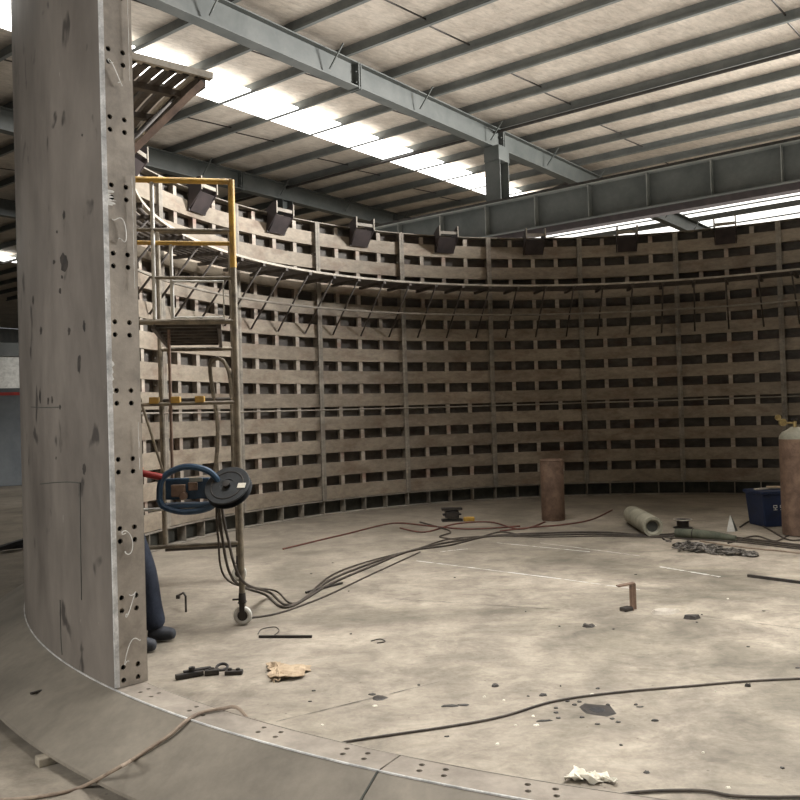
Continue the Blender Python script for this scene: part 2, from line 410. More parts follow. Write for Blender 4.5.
# ---------------------------------------------------------------- wall panels
PITCHZ=.374; WB=R-.135
def wall_panel():
    rt=empty('formwork_panel'); n=8
    Z0=ZF+.001
    MB().arc(R-.012,R,Z0,H,-hd,hd,16,R,True).build('skin',SKIN,rt)
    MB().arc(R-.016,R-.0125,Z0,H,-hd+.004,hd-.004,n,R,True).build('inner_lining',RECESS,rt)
    # drilled end flanges
    hs=[]; RW_=6.500; W=R-RW_
    zs=[.31+.3555*k for k in range(12)]
    for z in zs:
        for dz in (-.033,.033):
            hs.append(circ(.05,z+dz-Z0,.0135)); hs.append(circ(.13,z+dz-Z0,.0135))
    me=plate_with_holes([(0,0),(W-.013,0),(W-.013,H-Z0),(0,H-Z0)],hs,.016)
    # local x -> radial(inward to outward), y -> z
    for sg in (-1,1):
        if sg==-1: o=fl0=link_mesh('side_flange',me,FLANGE,rt)
        else: o=fl0.copy(); C.objects.link(o)
        c0=MB(); c0.arc(RW_-.004,RW_+.006,Z0,H,*( (-hd+.0003,-hd+.0066) if sg==-1 else (hd-.0066,hd-.0003)),1,R); c0.build('rib_edge',RIB,rt)
        p=sg*(hd-.0014); X=Vector((sin(p),cos(p),0)); Z=Vector((cos(p),-sin(p),0)) 
        m=Matrix((X,Vector((0,0,1)),Z)).transposed().to_4x4(); m.translation=loc(RW_,p,Z0); o.matrix_basis=m
    # spine behind flange so joints read as one rib
    band=None
    for k in range(12):
        zc=4.473-PITCHZ*k
        if band is None:
            b=MB(); b.arc(WB,WB+.012,-.107,.107,-hd+.003,hd-.003,n,R); b.arc(WB+.0125,R-.0165,.092,.104,-hd+.003,hd-.003,n,R); b.arc(WB+.0125,R-.0165,-.104,-.092,-hd+.003,hd-.003,n,R)
            band=b.build('horizontal_band',BAND,rt); o=band
        else: o=band.copy(); C.objects.link(o)
        o.location=(0,0,zc)
    for fr in (.25,.5,.75):
        p=-hd+fr*DA
        b=MB(); b.prism([(R-.115,Z0),(R-.017,Z0),(R-.017,H-.02),(R-.115,H-.02)],lambda u,v,t,p=p:loc(u,p,v)+Vector((cos(p)*t,-sin(p)*t,0)),-.004,.004)
        b.prism([(R-.121,Z0),(R-.1155,Z0),(R-.1155,H-.02),(R-.121,H-.02)],lambda u,v,t,p=p:loc(u,p,v)+Vector((cos(p)*t,-sin(p)*t,0)),-.036,.036)
        b.build('vertical_stiffener',POST,rt)
    MB().arc(RI,R-.001,H-.0001,H+.014,-hd,hd,n,R).build('top_flange',RIB,rt)
    # lifting bracket at mid panel
    f=MB()
    lb=bpy.data.objects.new('lifting_bracket',None); C.objects.link(lb); lb.parent=rt
    for sg in (-1,1):
        MB().prism([(6.53,H-.30),(6.30,H-.04),(6.30,H+.14),(6.36,H+.14),(6.60,H+.018),(6.505,H+.016),(6.505,H-.30)],lambda u,v,t,sg=sg:loc(u,0,v)+Vector((sg*.175+t,0,0)),-.009,.009).build('cheek_plate',BRKT,lb)
        MB().prism([(6.292,H-.04),(6.3,H-.04),(6.3,H+.14),(6.292,H+.145)],lambda u,v,t,sg=sg:loc(u,0,v)+Vector((sg*.175+t,0,0)),-.012,.012).build('cheek_edge',RIB,lb)
    f.prism([(6.505,H-.30),(6.33,H-.06),(6.345,H-.05),(6.51,H-.28)],lambda u,v,t:loc(u,0,v)+Vector((t,0,0)),-.16,.16)
    f=(f.build('bracket_plate',BRKT,lb),MB())[1]; f.prism([(6.305,H-.0),(6.335,H-.0),(6.335,H+.05),(6.305,H+.05)],lambda u,v,t:loc(u,0,v)+Vector((t,0,0)),-.16,.16)
    f.build('cross_bar',RIB,lb)
    return rt
wp=wall_panel()
PL=['first','second','third','fourth','fifth','sixth','seventh','eighth','ninth','tenth','eleventh','twelfth','thirteenth']
for i in range(-6,8):
    o=wp if i==-6 else copy_tree(wp)
    place(o,i); tag(o,None,'wall panel','curved panels of the ring wall')
    if i==-6: front_panel=o; tag(o,'upright smooth dark steel curved panel with drilled pale end flange, front left','wall panel')
    elif i<=-3: tag(o,'curved grid panel of the ring wall hidden mostly behind the upright front panel','wall panel')
    elif i==-2: tag(o,'curved lattice panel behind the scaffold, seen between its posts','wall panel')
    elif i==-1: tag(o,'curved lattice panel just right of the yellow scaffold post','wall panel')
    elif i==0: tag(o,'curved lattice panel second to the right of the scaffold, above a bare floor','wall panel')
    elif i==1: tag(o,'curved lattice panel above the small black transformer on the floor','wall panel')
    elif i==2: tag(o,'curved lattice panel directly left of and above the standing rusty cylinder','wall panel')
    elif i==3: tag(o,'darker lattice panel behind the lying grey gas cylinder','wall panel')
    elif i==4: tag(o,'dark lattice panel left of and above the blue box','wall panel')
    elif i==5: tag(o,'darkest lattice panel at the right edge behind the brown gas cylinder','wall panel')
    else: tag(o,'curved ring wall panel continuing beyond the right edge','wall panel')
# bright strip painting the lit skin edge, chalk scribbles and weld seams on the front panel
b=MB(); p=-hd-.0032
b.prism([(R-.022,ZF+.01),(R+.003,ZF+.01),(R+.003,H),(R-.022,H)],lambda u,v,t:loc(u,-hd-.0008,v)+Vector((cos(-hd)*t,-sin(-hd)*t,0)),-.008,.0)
b.build('lit_edge_strip',EDGE,front_panel)
def onfl(u,z,t=-.0125): # point on the end flange face: u from inner edge
    return loc(RI+u,-hd,z)+Vector((cos(-hd),-sin(-hd),0))*t
for z0,amp,turns in ((3.42,.05,.9),(2.6,.045,.8),(.98,.035,1.3),(.66,.04,.9),(.42,.055,.7)):
    pts=[]
    for k in range(40):
        t=k/39; pts.append(onfl(.075+amp*sin(turns*2*PI*t+z0)*(.5+.5*t),z0+.16*(t-.5)+.03*cos(3*PI*t)))
    MB().tube(pts,.0022,5).build('chalk_mark',CHALK,front_panel)
for z0,z1,w,u in ((2.1,2.75,.012,R-RI-.012),(1.2,1.75,.014,R-RI-.012),(1.75,1.92,.03,R-RI-.012),(2.72,2.8,.06,R-RI-.012),(3.4,3.9,.006,.004),(2.3,2.9,.006,.004),(1.35,1.6,.007,.004)):
    pts=[(u-w*random.uniform(.1,1.0),z0+(z1-z0)*k/14) for k in range(15)]
    sp=MB()
    for (a,za),(c,zc) in zip(pts,pts[1:]):
        e=u if u>.05 else 0
        sp.hexa([onfl(a,za,-.0082),onfl(e+.001,za,-.0082),onfl(e+.001,zc,-.0082),onfl(c,zc,-.0082),onfl(a,za,-.0105),onfl(e+.001,za,-.0105),onfl(e+.001,zc,-.0105),onfl(c,zc,-.0105)])
    sp.build('paint_smear',CHALK,front_panel)
MB().prism([(6.512,ZF+.01),(R-.02,ZF+.01),(R-.02,H-.01),(6.512,H-.01)],lambda u,v,t:loc(u,-hd+.0058,v)+Vector((cos(hd)*t,sin(hd)*t,0)),-.003,.003).build('hole_shade_plate',BLK,front_panel)  # added black sheet so the flange holes read as dark shade
fp_inv=Matrix.Translation(front_panel.location)@Matrix.Rotation(front_panel.rotation_euler.z,4,'Z'); fp_inv.invert()
def skinpt(x,y,off=.002):
    d=fw*F+RT*(x-400)+UP*(400-y); rr=R+off
    a=d.x**2+d.y**2; b=-2*(d.x*CX+d.y*CY); c=CX**2+CY**2-rr*rr
    t=(-b-math.sqrt(max(0,b*b-4*a*c)))/(2*a); return fp_inv@(EYE+d*t)
for pts in ([(31,407),(45,407.5),(61,407)],[(40,484),(55,482.5),(70,482),(80,483)],[(80,483),(80.5,540),(81.5,600)],[(60,600),(61,640),(62,655)]):
    MB().tube([skinpt(*p) for p in smooth_path([(x,y,0) for x,y in pts],5) for p in [(p.x,p.y)]],.0025,5).build('weld_seam',CELL,front_panel)
rnd=random.Random(5)
for x,y,w,h in ((64,262,9,10),(54,262,3,3),(60,291,3,3),(41,331,3,5),(69,331,3,5),(84,326,3,6),(79,363,4,11),(40,396,2,9),(48,401,2,4),(52,400,2,4),(60,407,2,3),(84,469,4,6),(62,277,2,2),(33,300,2,5),(106,300,1.5,3),(56,458,1.5,2),(57,232,2,2),(82,135,2,1.6),(64,215,3,5)):
    n=14; b=MB(); ring_=[]
    for k in range(n):
        a=2*PI*k/n; q=rnd.uniform(.65,1.05); ring_.append(skinpt(x+w*q*cos(a)*.5,y+h*q*sin(a),.0008))
    b.face(ring_); b.build('burn_mark',STAIN,front_panel)

# ---------------------------------------------------------------- walkway
ZW=3.75; RW=5.80
def walkway(a0,a1):
    "section between fractional phis (radians) about panel mid"
    rt=empty('walkway_section'); n=8
    for rr in (5.80,5.885,5.97,6.055,6.14,6.225,6.31,6.395):
        MB().arc(rr,rr+.048,ZW,ZW+.03,a0,a1,n,R).build('deck_bar',WALKM if rr>5.85 else WALKL,rt)
    for fr in (1/6,.5,5/6):
        p=-hd+fr*DA
        if p<a0-1e-6 or p>a1: continue
        br=MB(); br.bar(loc(5.80,p,ZW-.022),loc(6.51,p,ZW-.022),.05,.04); bo=br.build('bracket_arm',WALKM,rt)
        MB().tube([loc(5.86,p,ZW-.04),loc(6.53,p,2.93)],.014,6).build('bracket_brace',WALKM,bo)
    MB().tube([loc(6.2,a0+(a1-a0)*k/n,3.30) for k in range(n+1)],.017,6).build('tie_pipe',RIB,rt)
    return rt
wk=walkway(-hd,hd)
for i in range(-5,8):
    o=wk if i==-5 else copy_tree(wk)
    place(o,i)
    tag(o,'bracketed walkway section of dark bars running along the inside of the ring wall','walkway','walkway sections around the ring wall')
    if i>=5: tag(o,'walkway section at the dark right end of the ring wall','walkway')
o=walkway(-hd+.31*DA,hd); place(o,-6)
tag(o,'near end of the walkway seen from below beside the upright front panel','walkway')
MB().bar(loc(5.74,-hd+.31*DA,ZW+.02),loc(6.5,-hd+.31*DA,ZW+.02),.05,.04).build('end_bar',WALKL,o)
MB().bar(loc(5.80,-hd+.32*DA,ZW-.03),loc(6.5,-hd+.32*DA,2.95),.05,.04).build('end_brace',RUST,o)
MB().arc(5.78,5.83,ZW-.06,ZW+.04,-hd+.31*DA,hd,8,R).build('edge_angle',WALKM,o)
# thin rail ring lower on wall
mb=MB()
mb.tube([ring(-5+13*k/60,RI-.02,1.70) for k in range(61)],.012,6).build('tie_rod',RIB)
tag(bpy.data.objects['tie_rod'],'thin horizontal rod following the ring wall at about head height','rod')

# ---------------------------------------------------------------- scaffold
A=Vector((-1.27,6.61,0)); ux=Vector((-.975,-.2,0)).normalized(); uy=Vector((-.2,.975,0)).normalized()
sf=empty('scaffold_tower',A,0,'mobile tube scaffold with yellow top rail and caster beside the front panel','scaffold')
def S(u,v,z): return ux*u+uy*v+Vector((0,0,z))
W_,D_=.70,1.85
def tb(name,pts,r,m,par=sf,seg=10): return MB().tube(pts,r,seg).build(name,m,par)
W0=.84
for v in (0,D_):
    for u in (0,W0 if v==0 else W_):
        low=.36 if (v>0 and u>0) else .13
        tb('post',[S(u,v,low),S(u,v,2.78)],.024,TUBE)
        tb('guard_post',[S(u,v,2.781),S(u,v,3.47)],.0255,YEL if v==0 else TUBE)
        if low>.2: continue
        c=empty('caster',S(u,v,0)); c.parent=sf
        MB().torus(S(0,0,.075)+Vector((0,0,0)),.055,.02,Matrix.Rotation(PI/2,3,'X')@Matrix.Rotation(0,3,'Z'),20,8).build('tyre',WHT,c)
        MB().lathe([(0,-.012),(.05,-.012),(.05,.012),(0,.012)],(0,0,.075),Matrix.Rotation(PI/2,3,'X')).build('hub',DARK,c)
        f=MB(); f.box((0,-.028,.12),(.04,.006,.12)); f.box((0,.028,.12),(.04,.006,.12)); f.box((0,0,.178),(.06,.062,.01)); f.lathe([(0,.18),(.03,.18),(.026,.25),(0,.25)]); f.build('fork',DARK,c)
        if v==0: MB().box((-.03,-.0,.2),(.09,.02,.012)).build('brake_lever',DARK,c)
tb('top_rail',[S(0,0,3.455),S(W0,0,3.455)],.0235,YEL); tb('top_rail',[S(0,D_,3.455),S(W_,D_,3.455)],.02,TUBE)

tb('guard_rail',[S(0,0,3.07),S(W0,0,3.07)],.015,TUBE); tb('guard_rail',[S(.0,.03,2.975),S(W0,.03,2.975)],.018,YEL)
tb('guard_rail',[S(0,0,2.70),S(.62,0,2.70)],.014,TUBE)
tb('mid_post',[S(.6,0,3.45),S(.6,0,2.38)],.016,WHT); tb('mid_post',[S(.47,.03,2.97),S(.47,.03,2.38)],.013,WHT)
tb('gate_frame',[S(.46,-.02,2.67),S(.08,-.02,2.67),S(.08,-.02,2.39),S(.46,-.02,2.39),S(.46,-.02,2.67)],.010,WHT)
tb('transom',[S(0,0,2.36),S(W0,0,2.36)],.022,TUBE); tb('transom',[S(0,D_,2.30),S(W_,D_,2.30)],.022,TUBE)
dk=MB(); dk.box(S(.37,D_/2,2.37),(.5,D_-.06,.03),math.atan2(ux.y,ux.x)+PI)
for k in range(7): dk.bar(S(.14,.1+k*.27,2.35),S(.60,.1+k*.27,2.35),.04,.045)
dk.bar(S(.12,.03,2.34),S(.12,D_-.03,2.34),.03,.06); dk.bar(S(.62,.03,2.34),S(.62,D_-.03,2.34),.03,.06)
dk.build('deck',WALKM,sf)
tb('transom',[S(0,0,1.73),S(W0,0,1.73)],.015,TUBE); tb('transom',[S(0,D_,1.80),S(W_,D_,1.80)],.018,WALKM)
tb('transom',[S(0,0,.93),S(W0,0,.93)],.012,WHT); tb('transom',[S(0,0,.64),S(W0,0,.64)],.016,TUBE)
tb('transom',[S(0,D_,.36),S(W_,D_,.36)],.03,DARK)
tb('brace',[S(0,D_,2.2),S(0,0,1.2)],.012,TUBE); tb('brace',[S(W0,0,2.2),S(W_,D_,1.1)],.012,TUBE)
tb('inner_arch',smooth_path([S(.23,D_,.9),S(.17,D_,1.5),S(.23,D_,2.1),S(.17,D_,2.2),S(.08,D_,2.15),S(.03,D_,1.9),S(.03,D_,1.0)],6),.02,TUBE)
tb('inner_post',[S(.5,0,2.3),S(.5,0,1.0)],.012,RUST)
for u in (.28,.46,.62): MB().box(S(u,0,1.76),(.07,.05,.05)).build('clamp',YEL,sf,.005)

# ---------------------------------------------------------------- wire feeder with spool
def SP(u,v,z): return A+S(u,v,z)
wf=empty('wire_feeder',SP(.38,-.02,.95),0,'blue open-frame wire feeder with black wire spool and red handle on the scaffold','wire feeder')
def Wf(x,y,z): return Vector((x,y,z))
b=MB(); b.tube(smooth_path([Wf(-.2,-.1,.06),Wf(-.17,-.1,.22),Wf(0,-.1,.3),Wf(.18,-.1,.26),Wf(.26,-.1,.14),Wf(.2,-.1,.0),Wf(0,-.1,-.04),Wf(-.16,-.1,-.0),Wf(-.2,-.1,.06)],6),.024,8)
b.build('guard_hoop',BLUEM,wf)
MB().box(Wf(.03,-.03,.005),(.44,.16,.03)).build('base_tray',BLUEM,wf,.006)
MB().box(Wf(.0,-.02,.13),(.34,.05,.16)).build('housing',BLUEM,wf,.01)
b=MB(); b.box(Wf(-.06,-.075,.12),(.1,.06,.09)); b.box(Wf(.05,-.075,.15),(.07,.05,.06),.3); b.lathe([(0,0),(.03,0),(.03,.05),(0,.05)],Wf(-.02,-.06,.08),Matrix.Rotation(PI/2,3,'X')); b.build('drive_motor',RUST,wf,.006)
MB().box(Wf(.08,-.1,.2),(.1,.02,.03),.0).build('maker_plate',GREYL,wf,.003)
b=MB(); b.tube([Wf(-.42,-.1,.285),Wf(-.17,-.1,.225)],.026,10); b.build('handle',RED,wf)
rs=Matrix.Rotation(math.radians(-12),3,'Z')@Matrix.Rotation(math.radians(48),3,'X')
spo=MB().lathe([(0,-.03),(.055,-.03),(.055,-.035),(.17,-.035),(.175,-.03),(.175,-.026),(.13,-.024),(.13,.024),(.175,.026),(.175,.03),(.17,.035),(.055,.035),(.055,.03),(0,.03)],Wf(.33,-.13,.135),rs,36).build('wire_spool',SPOOLM,wf)
b=MB(); b.lathe([(0,0),(.028,0),(.03,.03),(0,.035)],Wf(.33,-.13,.135)+rs@Vector((0,0,.03)),rs,14); b.build('spool_hub',DARK,spo)
b=MB(); b.box(Wf(.33,-.13,.135)+rs@Vector((.12,-.01,.040)),(.06,.045,.004),rot=rs); b.build('label',PAPER,spo)
MB().torus(Wf(.33,-.13,.135)+rs@Vector((0,0,.034)),.125,.006,rs,36,6).build('rim',DARK,spo)

# cables
def cable(name,pts,r,m,label,n=8,cat='cable',group=None):
    o=MB().tube(smooth_path(pts,n),r,8).build(name,m); return tag(o,label,cat,group)
def F_(x,y,r): return fl(x,y,r)
hang=[(0,0),(.02,.01),(-.015,.02)]
for k,(dx,dy) in enumerate(hang):
    st=wf.location+Vector((.25+dx,-.12,.02))
    pts=[st,st+Vector((.02+dx,.0,-.25)),st+Vector((.08+dx*2,.1,-.6)),fl(265+5*k,598-2*k,.012)+Vector((0,0,.03)),fl(288+4*k,607-2*k,.012),fl(330,584-4*k,.012),fl(372-3*k,566-2*k,.012),fl(410+3*k,551-k,.012),fl(450,545-3*k,.012),fl(490+4*k,536,.012),fl(545,533+2*k,.012),fl(600,532+2*k,.014),fl(650,535+k,.012),fl(690,533+3*k,.012),fl(740,538+2*k,.012),fl(812,546+2*k,.012),fl(870,548+2*k,.012),fl(960,535+3*k,.012)]
    cable('welding_cable',pts,.011 if k<2 else .008,CABLE,['thicker dusty welding cable hanging from the wire spool and crossing the floor','dark welding cable looping outermost below the wire spool','thinner control cable hanging beside the welding cables below the spool'][k])
cable('power_cable',[fl(250,618,.008),fl(275,614,.008),fl(300,606,.008),fl(330,594,.008),fl(372,574,.008),fl(420,552,.008)],.008,CABLE,'thin dark cable starting by the caster and joining the bundle on the floor')
cable('floor_cable',[fl(338,746,.008),fl(345,742,.008),fl(390,735,.008),fl(445,727,.008),fl(500,717,.008),fl(555,701,.008),fl(620,692,.008),fl(690,686,.008),fl(750,681,.008),fl(830,677,.008),fl(1000,668,.008),fl(1150,690,.008)],.0062,CABLE,'single dark cable curving across the middle foreground floor past the oil hole')
cable('floor_cable',[fl(560,815,.009),fl(598,800,.009),fl(640,792,.009),fl(700,790.5,.009),fl(735,796,.009),fl(790,797,.009),fl(830,794,.009),fl(950,780,.009),fl(1080,800,.009)],.0068,CABLE,'dark cable along the bottom right edge of the floor')
# hose over base flange and skirt
def skz(P):
    d=math.hypot(P.x-CX,P.y-CY); 
    return ZF if d<=R else (max(.0,ZF-(d-R)/.375*(ZF-.055)) if d<R+.375 else 0)
pp=[]
for x,y in ((262,716),(240,709.5),(222,708.5),(200,713),(185,722),(170,735),(150,748),(132,760),(118,768)):
    z=ZF
    for _ in range(12): P=fl(x,y,z+.01); z=skz(P)
    pp.append(fl(x,y,z+.012))
pp[0].z=.14
pp+=[fl(84,786,.012),fl(60,793,.01),fl(20,799,.01),fl(-20,800,.01)]
cable('air_hose',pp,.0085,CABLEL,'tan hose draped over the drilled base flange and down the skirt')
for k,(pts,lb) in enumerate((
    ([fl(283,549,.01),fl(320,540,.01),fl(350,533,.01),fl(382,525,.01),fl(400,523,.01),fl(430,526,.01),fl(470,529,.01),fl(520,526,.01)],'reddish hose wandering over the floor toward the black transformer'),
    ([fl(500,531,.01),fl(535,527,.01),fl(560,525,.01),fl(590,520,.01),fl(612,510,.01)],'dull red hose running from the floor tangle to the lying cylinder valve'),
    ([fl(420,522,.01),fl(450,531,.01),fl(440,537,.01),fl(470,539,.01),fl(500,532,.01),fl(520,535,.01)],'looped thin hose on the floor in front of the black transformer'),
    ([fl(400,528,.01),fl(425,532,.01),fl(455,524,.01),fl(490,522,.01),fl(520,529,.01),fl(545,522,.01)],'wavy hose passing right below the black transformer'))):
    cable('gas_hose',pts,.010,HOSER if k!=2 else CABLE,lb,cat='hose')
for pts,lb in (([fl(700,541,.008),fl(740,547,.008),fl(780,551,.008),fl(815,555,.008)],'straight tan hose between the chain pile and the blue box'),
               ([fl(740,527,.01),fl(752,521,.01),fl(770,530,.01),fl(790,540,.01),fl(812,538,.01)],'dark hose coming from beneath the blue box'),
               ([fl(728,543,.01),fl(755,536,.01),fl(775,541,.01),fl(790,535,.01),fl(812,531,.01)],'dark hose twisting in front of the brown gas cylinder')):
    cable('gas_hose',pts,.010,CABLE if 'dark' in lb else CABLEL,lb,cat='hose')

# ---------------------------------------------------------------- cylinders, box and floor things
P=fl(553.5,520); t=empty('rusty_pipe_drum',P,0,'short rusty brown steel cylinder standing on the floor before the wall','cylinder')
MB().lathe([(0,0),(.16,0),(.168,.02),(.168,.86),(.155,.885),(.15,.86),(.13,.855),(0,.855)],seg=32).build('body',RUST,t)
MB().torus((0,0,.86),.16,.012,None,32).build('rim',RUST,t)
def gas_cyl(rt,L,r,body,shoulder,rot=None):
    b=MB(); b.lathe([(0,.05),(r*.6,.03),(r*.82,0),(r*.97,.012),(r,.05),(r,L*.89)],rot=rot); b.build('body',body,rt)
    b=MB(); b.lathe([(r,L*.89),(r*.96,L*.92),(r*.8,L*.955),(r*.5,L*.975),(r*.25,L),(0,L)],rot=rot); b.build('shoulder',shoulder,rt)
pa=fl(653,526,.135); pb=fl(622,508,.135); 
t=empty('gas_cylinder',(pa.x,pa.y,0),0,'grey-green gas cylinder lying on its side with its hollow base toward the camera','gas cylinder')
d=(Vector((pb.x-pa.x,pb.y-pa.y,0))); dn=d.normalized(); q=dn.to_track_quat('Z','Y').to_matrix()
b=MB(); r=.125; Lc=1.4
b.lathe([(0,.05),(r*.55,.045),(r*.72,.0),(r*.97,.0),(r,.02),(r,Lc*.84)],(0,0,r),q); b.build('body',GCYL,t)
MB().lathe([(0,.049),(r*.54,.043)],(0,0,r),q).build('base_recess',CELL,t)
MB().lathe([(r,Lc*.84),(r*.92,Lc*.9),(r*.6,Lc*.96),(r*.3,Lc),(0,Lc)],(0,0,r),q).build('shoulder',GCYL,t)
vv=dn*(Lc+.04)+Vector((0,0,r)); MB().box(vv,(.07,.07,.07),.5).build('valve',RED,t,.01)
P=fl(799,535); t=empty('gas_cylinder',P,0,'brown gas cylinder standing at the right edge beside the blue box','gas cylinder')
gas_cyl(t,1.3,.185,RUST,GCYL)
v=MB(); v.tube([(0,0,1.28),(0,0,1.37)],.022,10); v.tube([(-.01,0,1.35),(-.12,-.02,1.35)],.014,8); v=v.build('valve',BRASS,t)
MB().lathe([(0,0),(.045,0),(.045,.03),(0,.035)],(-.17,-.04,1.36),Matrix.Rotation(PI/2,3,'X'),16).build('pressure_gauge',BRASS,v)
MB().lathe([(0,0),(.035,0),(.035,.03),(0,.035)],(-.22,-.03,1.42),Matrix.Rotation(PI/2,3,'X'),16).build('pressure_gauge',BRASS,v)
MB().torus((0,0,1.39),.03,.008,None,16,6).build('hand_wheel',DARK,v)
# blue box
P=fl(768,527.5); t=empty('blue_crate',(P.x+.2,P.y+.24,0),.12,'blue plastic box on the floor left of the brown gas cylinder','crate')
def frus(b,a0,b0,a1,b1,z0,z1,y=0): return b.hexa([(-a0,-b0,z0),(a0,-b0,z0),(a0,b0,z0),(-a0,b0,z0),(-a1,-b1,z1),(a1,-b1,z1),(a1,b1,z1),(-a1,b1,z1)])
b=MB(); frus(b,.255,.19,.29,.215,0,.42); b.build('body',BLUEP,t,.012)
b=MB(); b.box((0,0,.44),(.62,.47,.045)); b.build('rim',BLUEP,t,.01)
b=MB(); b.box((.29,.0,.36),(.05,.14,.03)); b.build('handle',BLUEP,t)
b=MB()
for x0 in (-.12,-.03):
    for (dx,dz,w,h) in ((0,.028,.05,.008),(0,-.002,.05,.008),(0,-.028,.05,.008),(-.022,.013,.008,.03),(.022,.013,.008,.03),(0,-.015,.008,.03)):
        b.box((x0+dx,-.2085-.0125,.25+dz),(w,.004,h),rot=Matrix.Rotation(-.06,3,'X'))
b.build('emblem',WHT,t)
for (x,y,l,a,m,nm,lb) in ((-.12,.0,.3,.3,WALKL,'steel_offcut','pale flat steel offcut lying on the blue box, left one'),(.02,-.05,.26,-.4,CARD,'steel_offcut','tan offcut lying crosswise on the blue box'),(.1,.08,.28,.1,WALKL,'steel_offcut','pale offcut at the back of the blue box top')):
    o=MB().box((0,0,.012),(l,.06,.02)).build(nm,m,None,.003); o.location=t.location+Vector((x,y,.4635 if m!=CARD else .487)); o.rotation_euler=(0,0,a); tag(o,lb,'offcut')
o=MB().lathe([(0,0),(.03,0),(.03,.14),(.018,.17),(.018,.19),(0,.19)],seg=16).build('spray_can',WHT); o.location=t.location+Vector((.21,-.12,.463)); tag(o,'small white can standing on the right end of the blue box','can')
# chain pile
CHN=mat('worn_chain_steel',(14,13,13),(128,122,114),40,.5,.4)
b=MB(); a=fl(676,548); c=fl(754,556)
path=[]
N=150
for k in range(N):
    u=random.random()**.8; w=.19*(1-u*.7)
    Pm=a.lerp(c,u)+Vector((random.uniform(-w,w)*.5,random.uniform(-w,w)*1.5,0.018+random.random()*.06*(1-u)))
    rot=Matrix.Rotation(random.uniform(0,PI),3,'Z')@Matrix.Rotation(random.uniform(-.7,.7),3,'X')
    b.torus(Pm-a,.03,.009,rot,10,5,1.6)
o=b.build('steel_chain',CHN); o.location=a; tag(o,'heap of dark steel chain on the floor left of the blue box','chain')
# small machine, ring, canvas, triangle
P=fl(452,521); t=empty('transformer',P,.05,'small black transformer block on the floor near the wall foot','transformer')
MB().box((0,0,.10),(.2,.14,.1)).build('coil',DARK,t,.01); MB().box((0,0,.18),(.30,.16,.03)).build('top_plate',DARK,t); MB().box((0,0,.015),(.30,.16,.03)).build('base_plate',DARK,t); MB().box((0,0,.1),(.27,.12,.02)).build('core',BLK,t)
o=MB().box((0,0,.03),(.16,.1,.06)).build('yellow_block',YEL,None,.01); o.location=fl(469,521); tag(o,'small yellow block beside the black transformer','block')
P=fl(683,528); t=empty('cable_reel',P,0,'small dark reel lying flat on the floor behind the canvas roll','reel')
MB().lathe([(0,0),(.12,0),(.12,.012),(.075,.014),(.075,.1),(.12,.102),(.12,.114),(.04,.114),(.04,.1),(0,.1)],seg=24).build('drum',DARK,t); MB().torus((0,0,.112),.115,.009,None,24,6).build('rim',WALKL,t)
pA=fl(676,538); pB=fl(736,542); t=empty('canvas_roll',pA,0,'long green-grey flat bundle lying behind the chain heap','bundle')
b=MB(); dv=pB-pA; b.tube([Vector((0,0,.06)),dv*.33+Vector((0,0,.065)),dv*.66+Vector((0,0,.055)),dv+Vector((0,0,.04))],[.055,.06,.055,.035],12); b.build('roll',GREENG,t); b=MB(); b.torus(dv*.3+Vector((0,0,.062)),.062,.006,dv.normalized().to_track_quat('Z','Y').to_matrix(),16,5); b.build('strap',DARK,t)
P=fl(733,531); t=empty('folded_sign_card',P,.2,'small white card propped up like a tent near the blue box','card')
b=MB(); b.hexa([(-.1,-.02,0),(.0,-.05,0),(.0,-.045,0),(-.1,-.015,0),(-.035,0,.2),(-.025,0,.2),(-.025,.004,.2),(-.035,.004,.2)]); b.build('white_side',WHT,t)
b=MB(); b.hexa([(.0,-.05,0),(.08,.02,0),(.08,.026,0),(.0,-.044,0),(-.025,0,.2),(.02,.03,.15),(.02,.036,.15),(-.025,.006,.2)]); b.build('dark_side',CELL,t)
# rods / bars
def rod(name,a,c,w,m,label,z=.01,cat='rod'):
    pa,pb=fl(*a,z),fl(*c,z); o=MB().bar(Vector(),pb-pa,w,w*.8).build(name,m); o.location=pa; return tag(o,label,cat)
rod('steel_bar',(748,575.5),(806,583),.03,DARK,'dark flat bar on the floor at the right edge below the chain',.014)
rod('steel_bar',(259,636.5),(312,636.5),.022,DARK,'short black bar lying level on the floor right of the caster',.01)
rod('steel_bar',(306,592.5),(342,583),.022,DARK,'short dark bar lying slanted between the cables and the black bar',.01)
t=empty('bent_bar',fl(186,612),0,'small dark bent bar standing hooked on the floor left of the caster','bar')
b=MB(); b.tube([(0,0,0),(0,0,.13),(-.03,.05,.15),(-.1,.14,.11)],.009,8); b.build('shaft',DARK,t); MB().box((-.1,.14,.1),(.03,.03,.03)).build('tip',DARK,t)
for pts,lb in (([fl(258,634,.004),fl(262,629,.004),fl(275,627,.004),fl(279,631,.004),fl(273,636,.004)],'thin wire curl above the short black bar'),
               ([fl(371,641,.004),fl(380,639,.004),fl(385,641.5,.004),fl(377,643,.004)],'small wire ring alone on the open floor')):
    cable('wire_scrap',pts,.0035,DARK,lb,6,'wire')
# angle bracket
P=fl(632,610); t=empty('angle_stub',P,.15,'short rusty steel angle standing upright on the open floor with a bent top','bracket')
b=MB(); b.box((0,0,.1),(.014,.05,.2)); b.box((.02,.02,.1),(.05,.012,.2)); b.build('upright',RUST,t); MB().box((-.045,0,.203),(.14,.05,.01),rot=Matrix.Rotation(-.12,3,'Y')).build('top_plate',RUST,t); MB().box((-.05,-.01,.015),(.09,.07,.03),.4).build('foot_lump',DARK,t,.008)
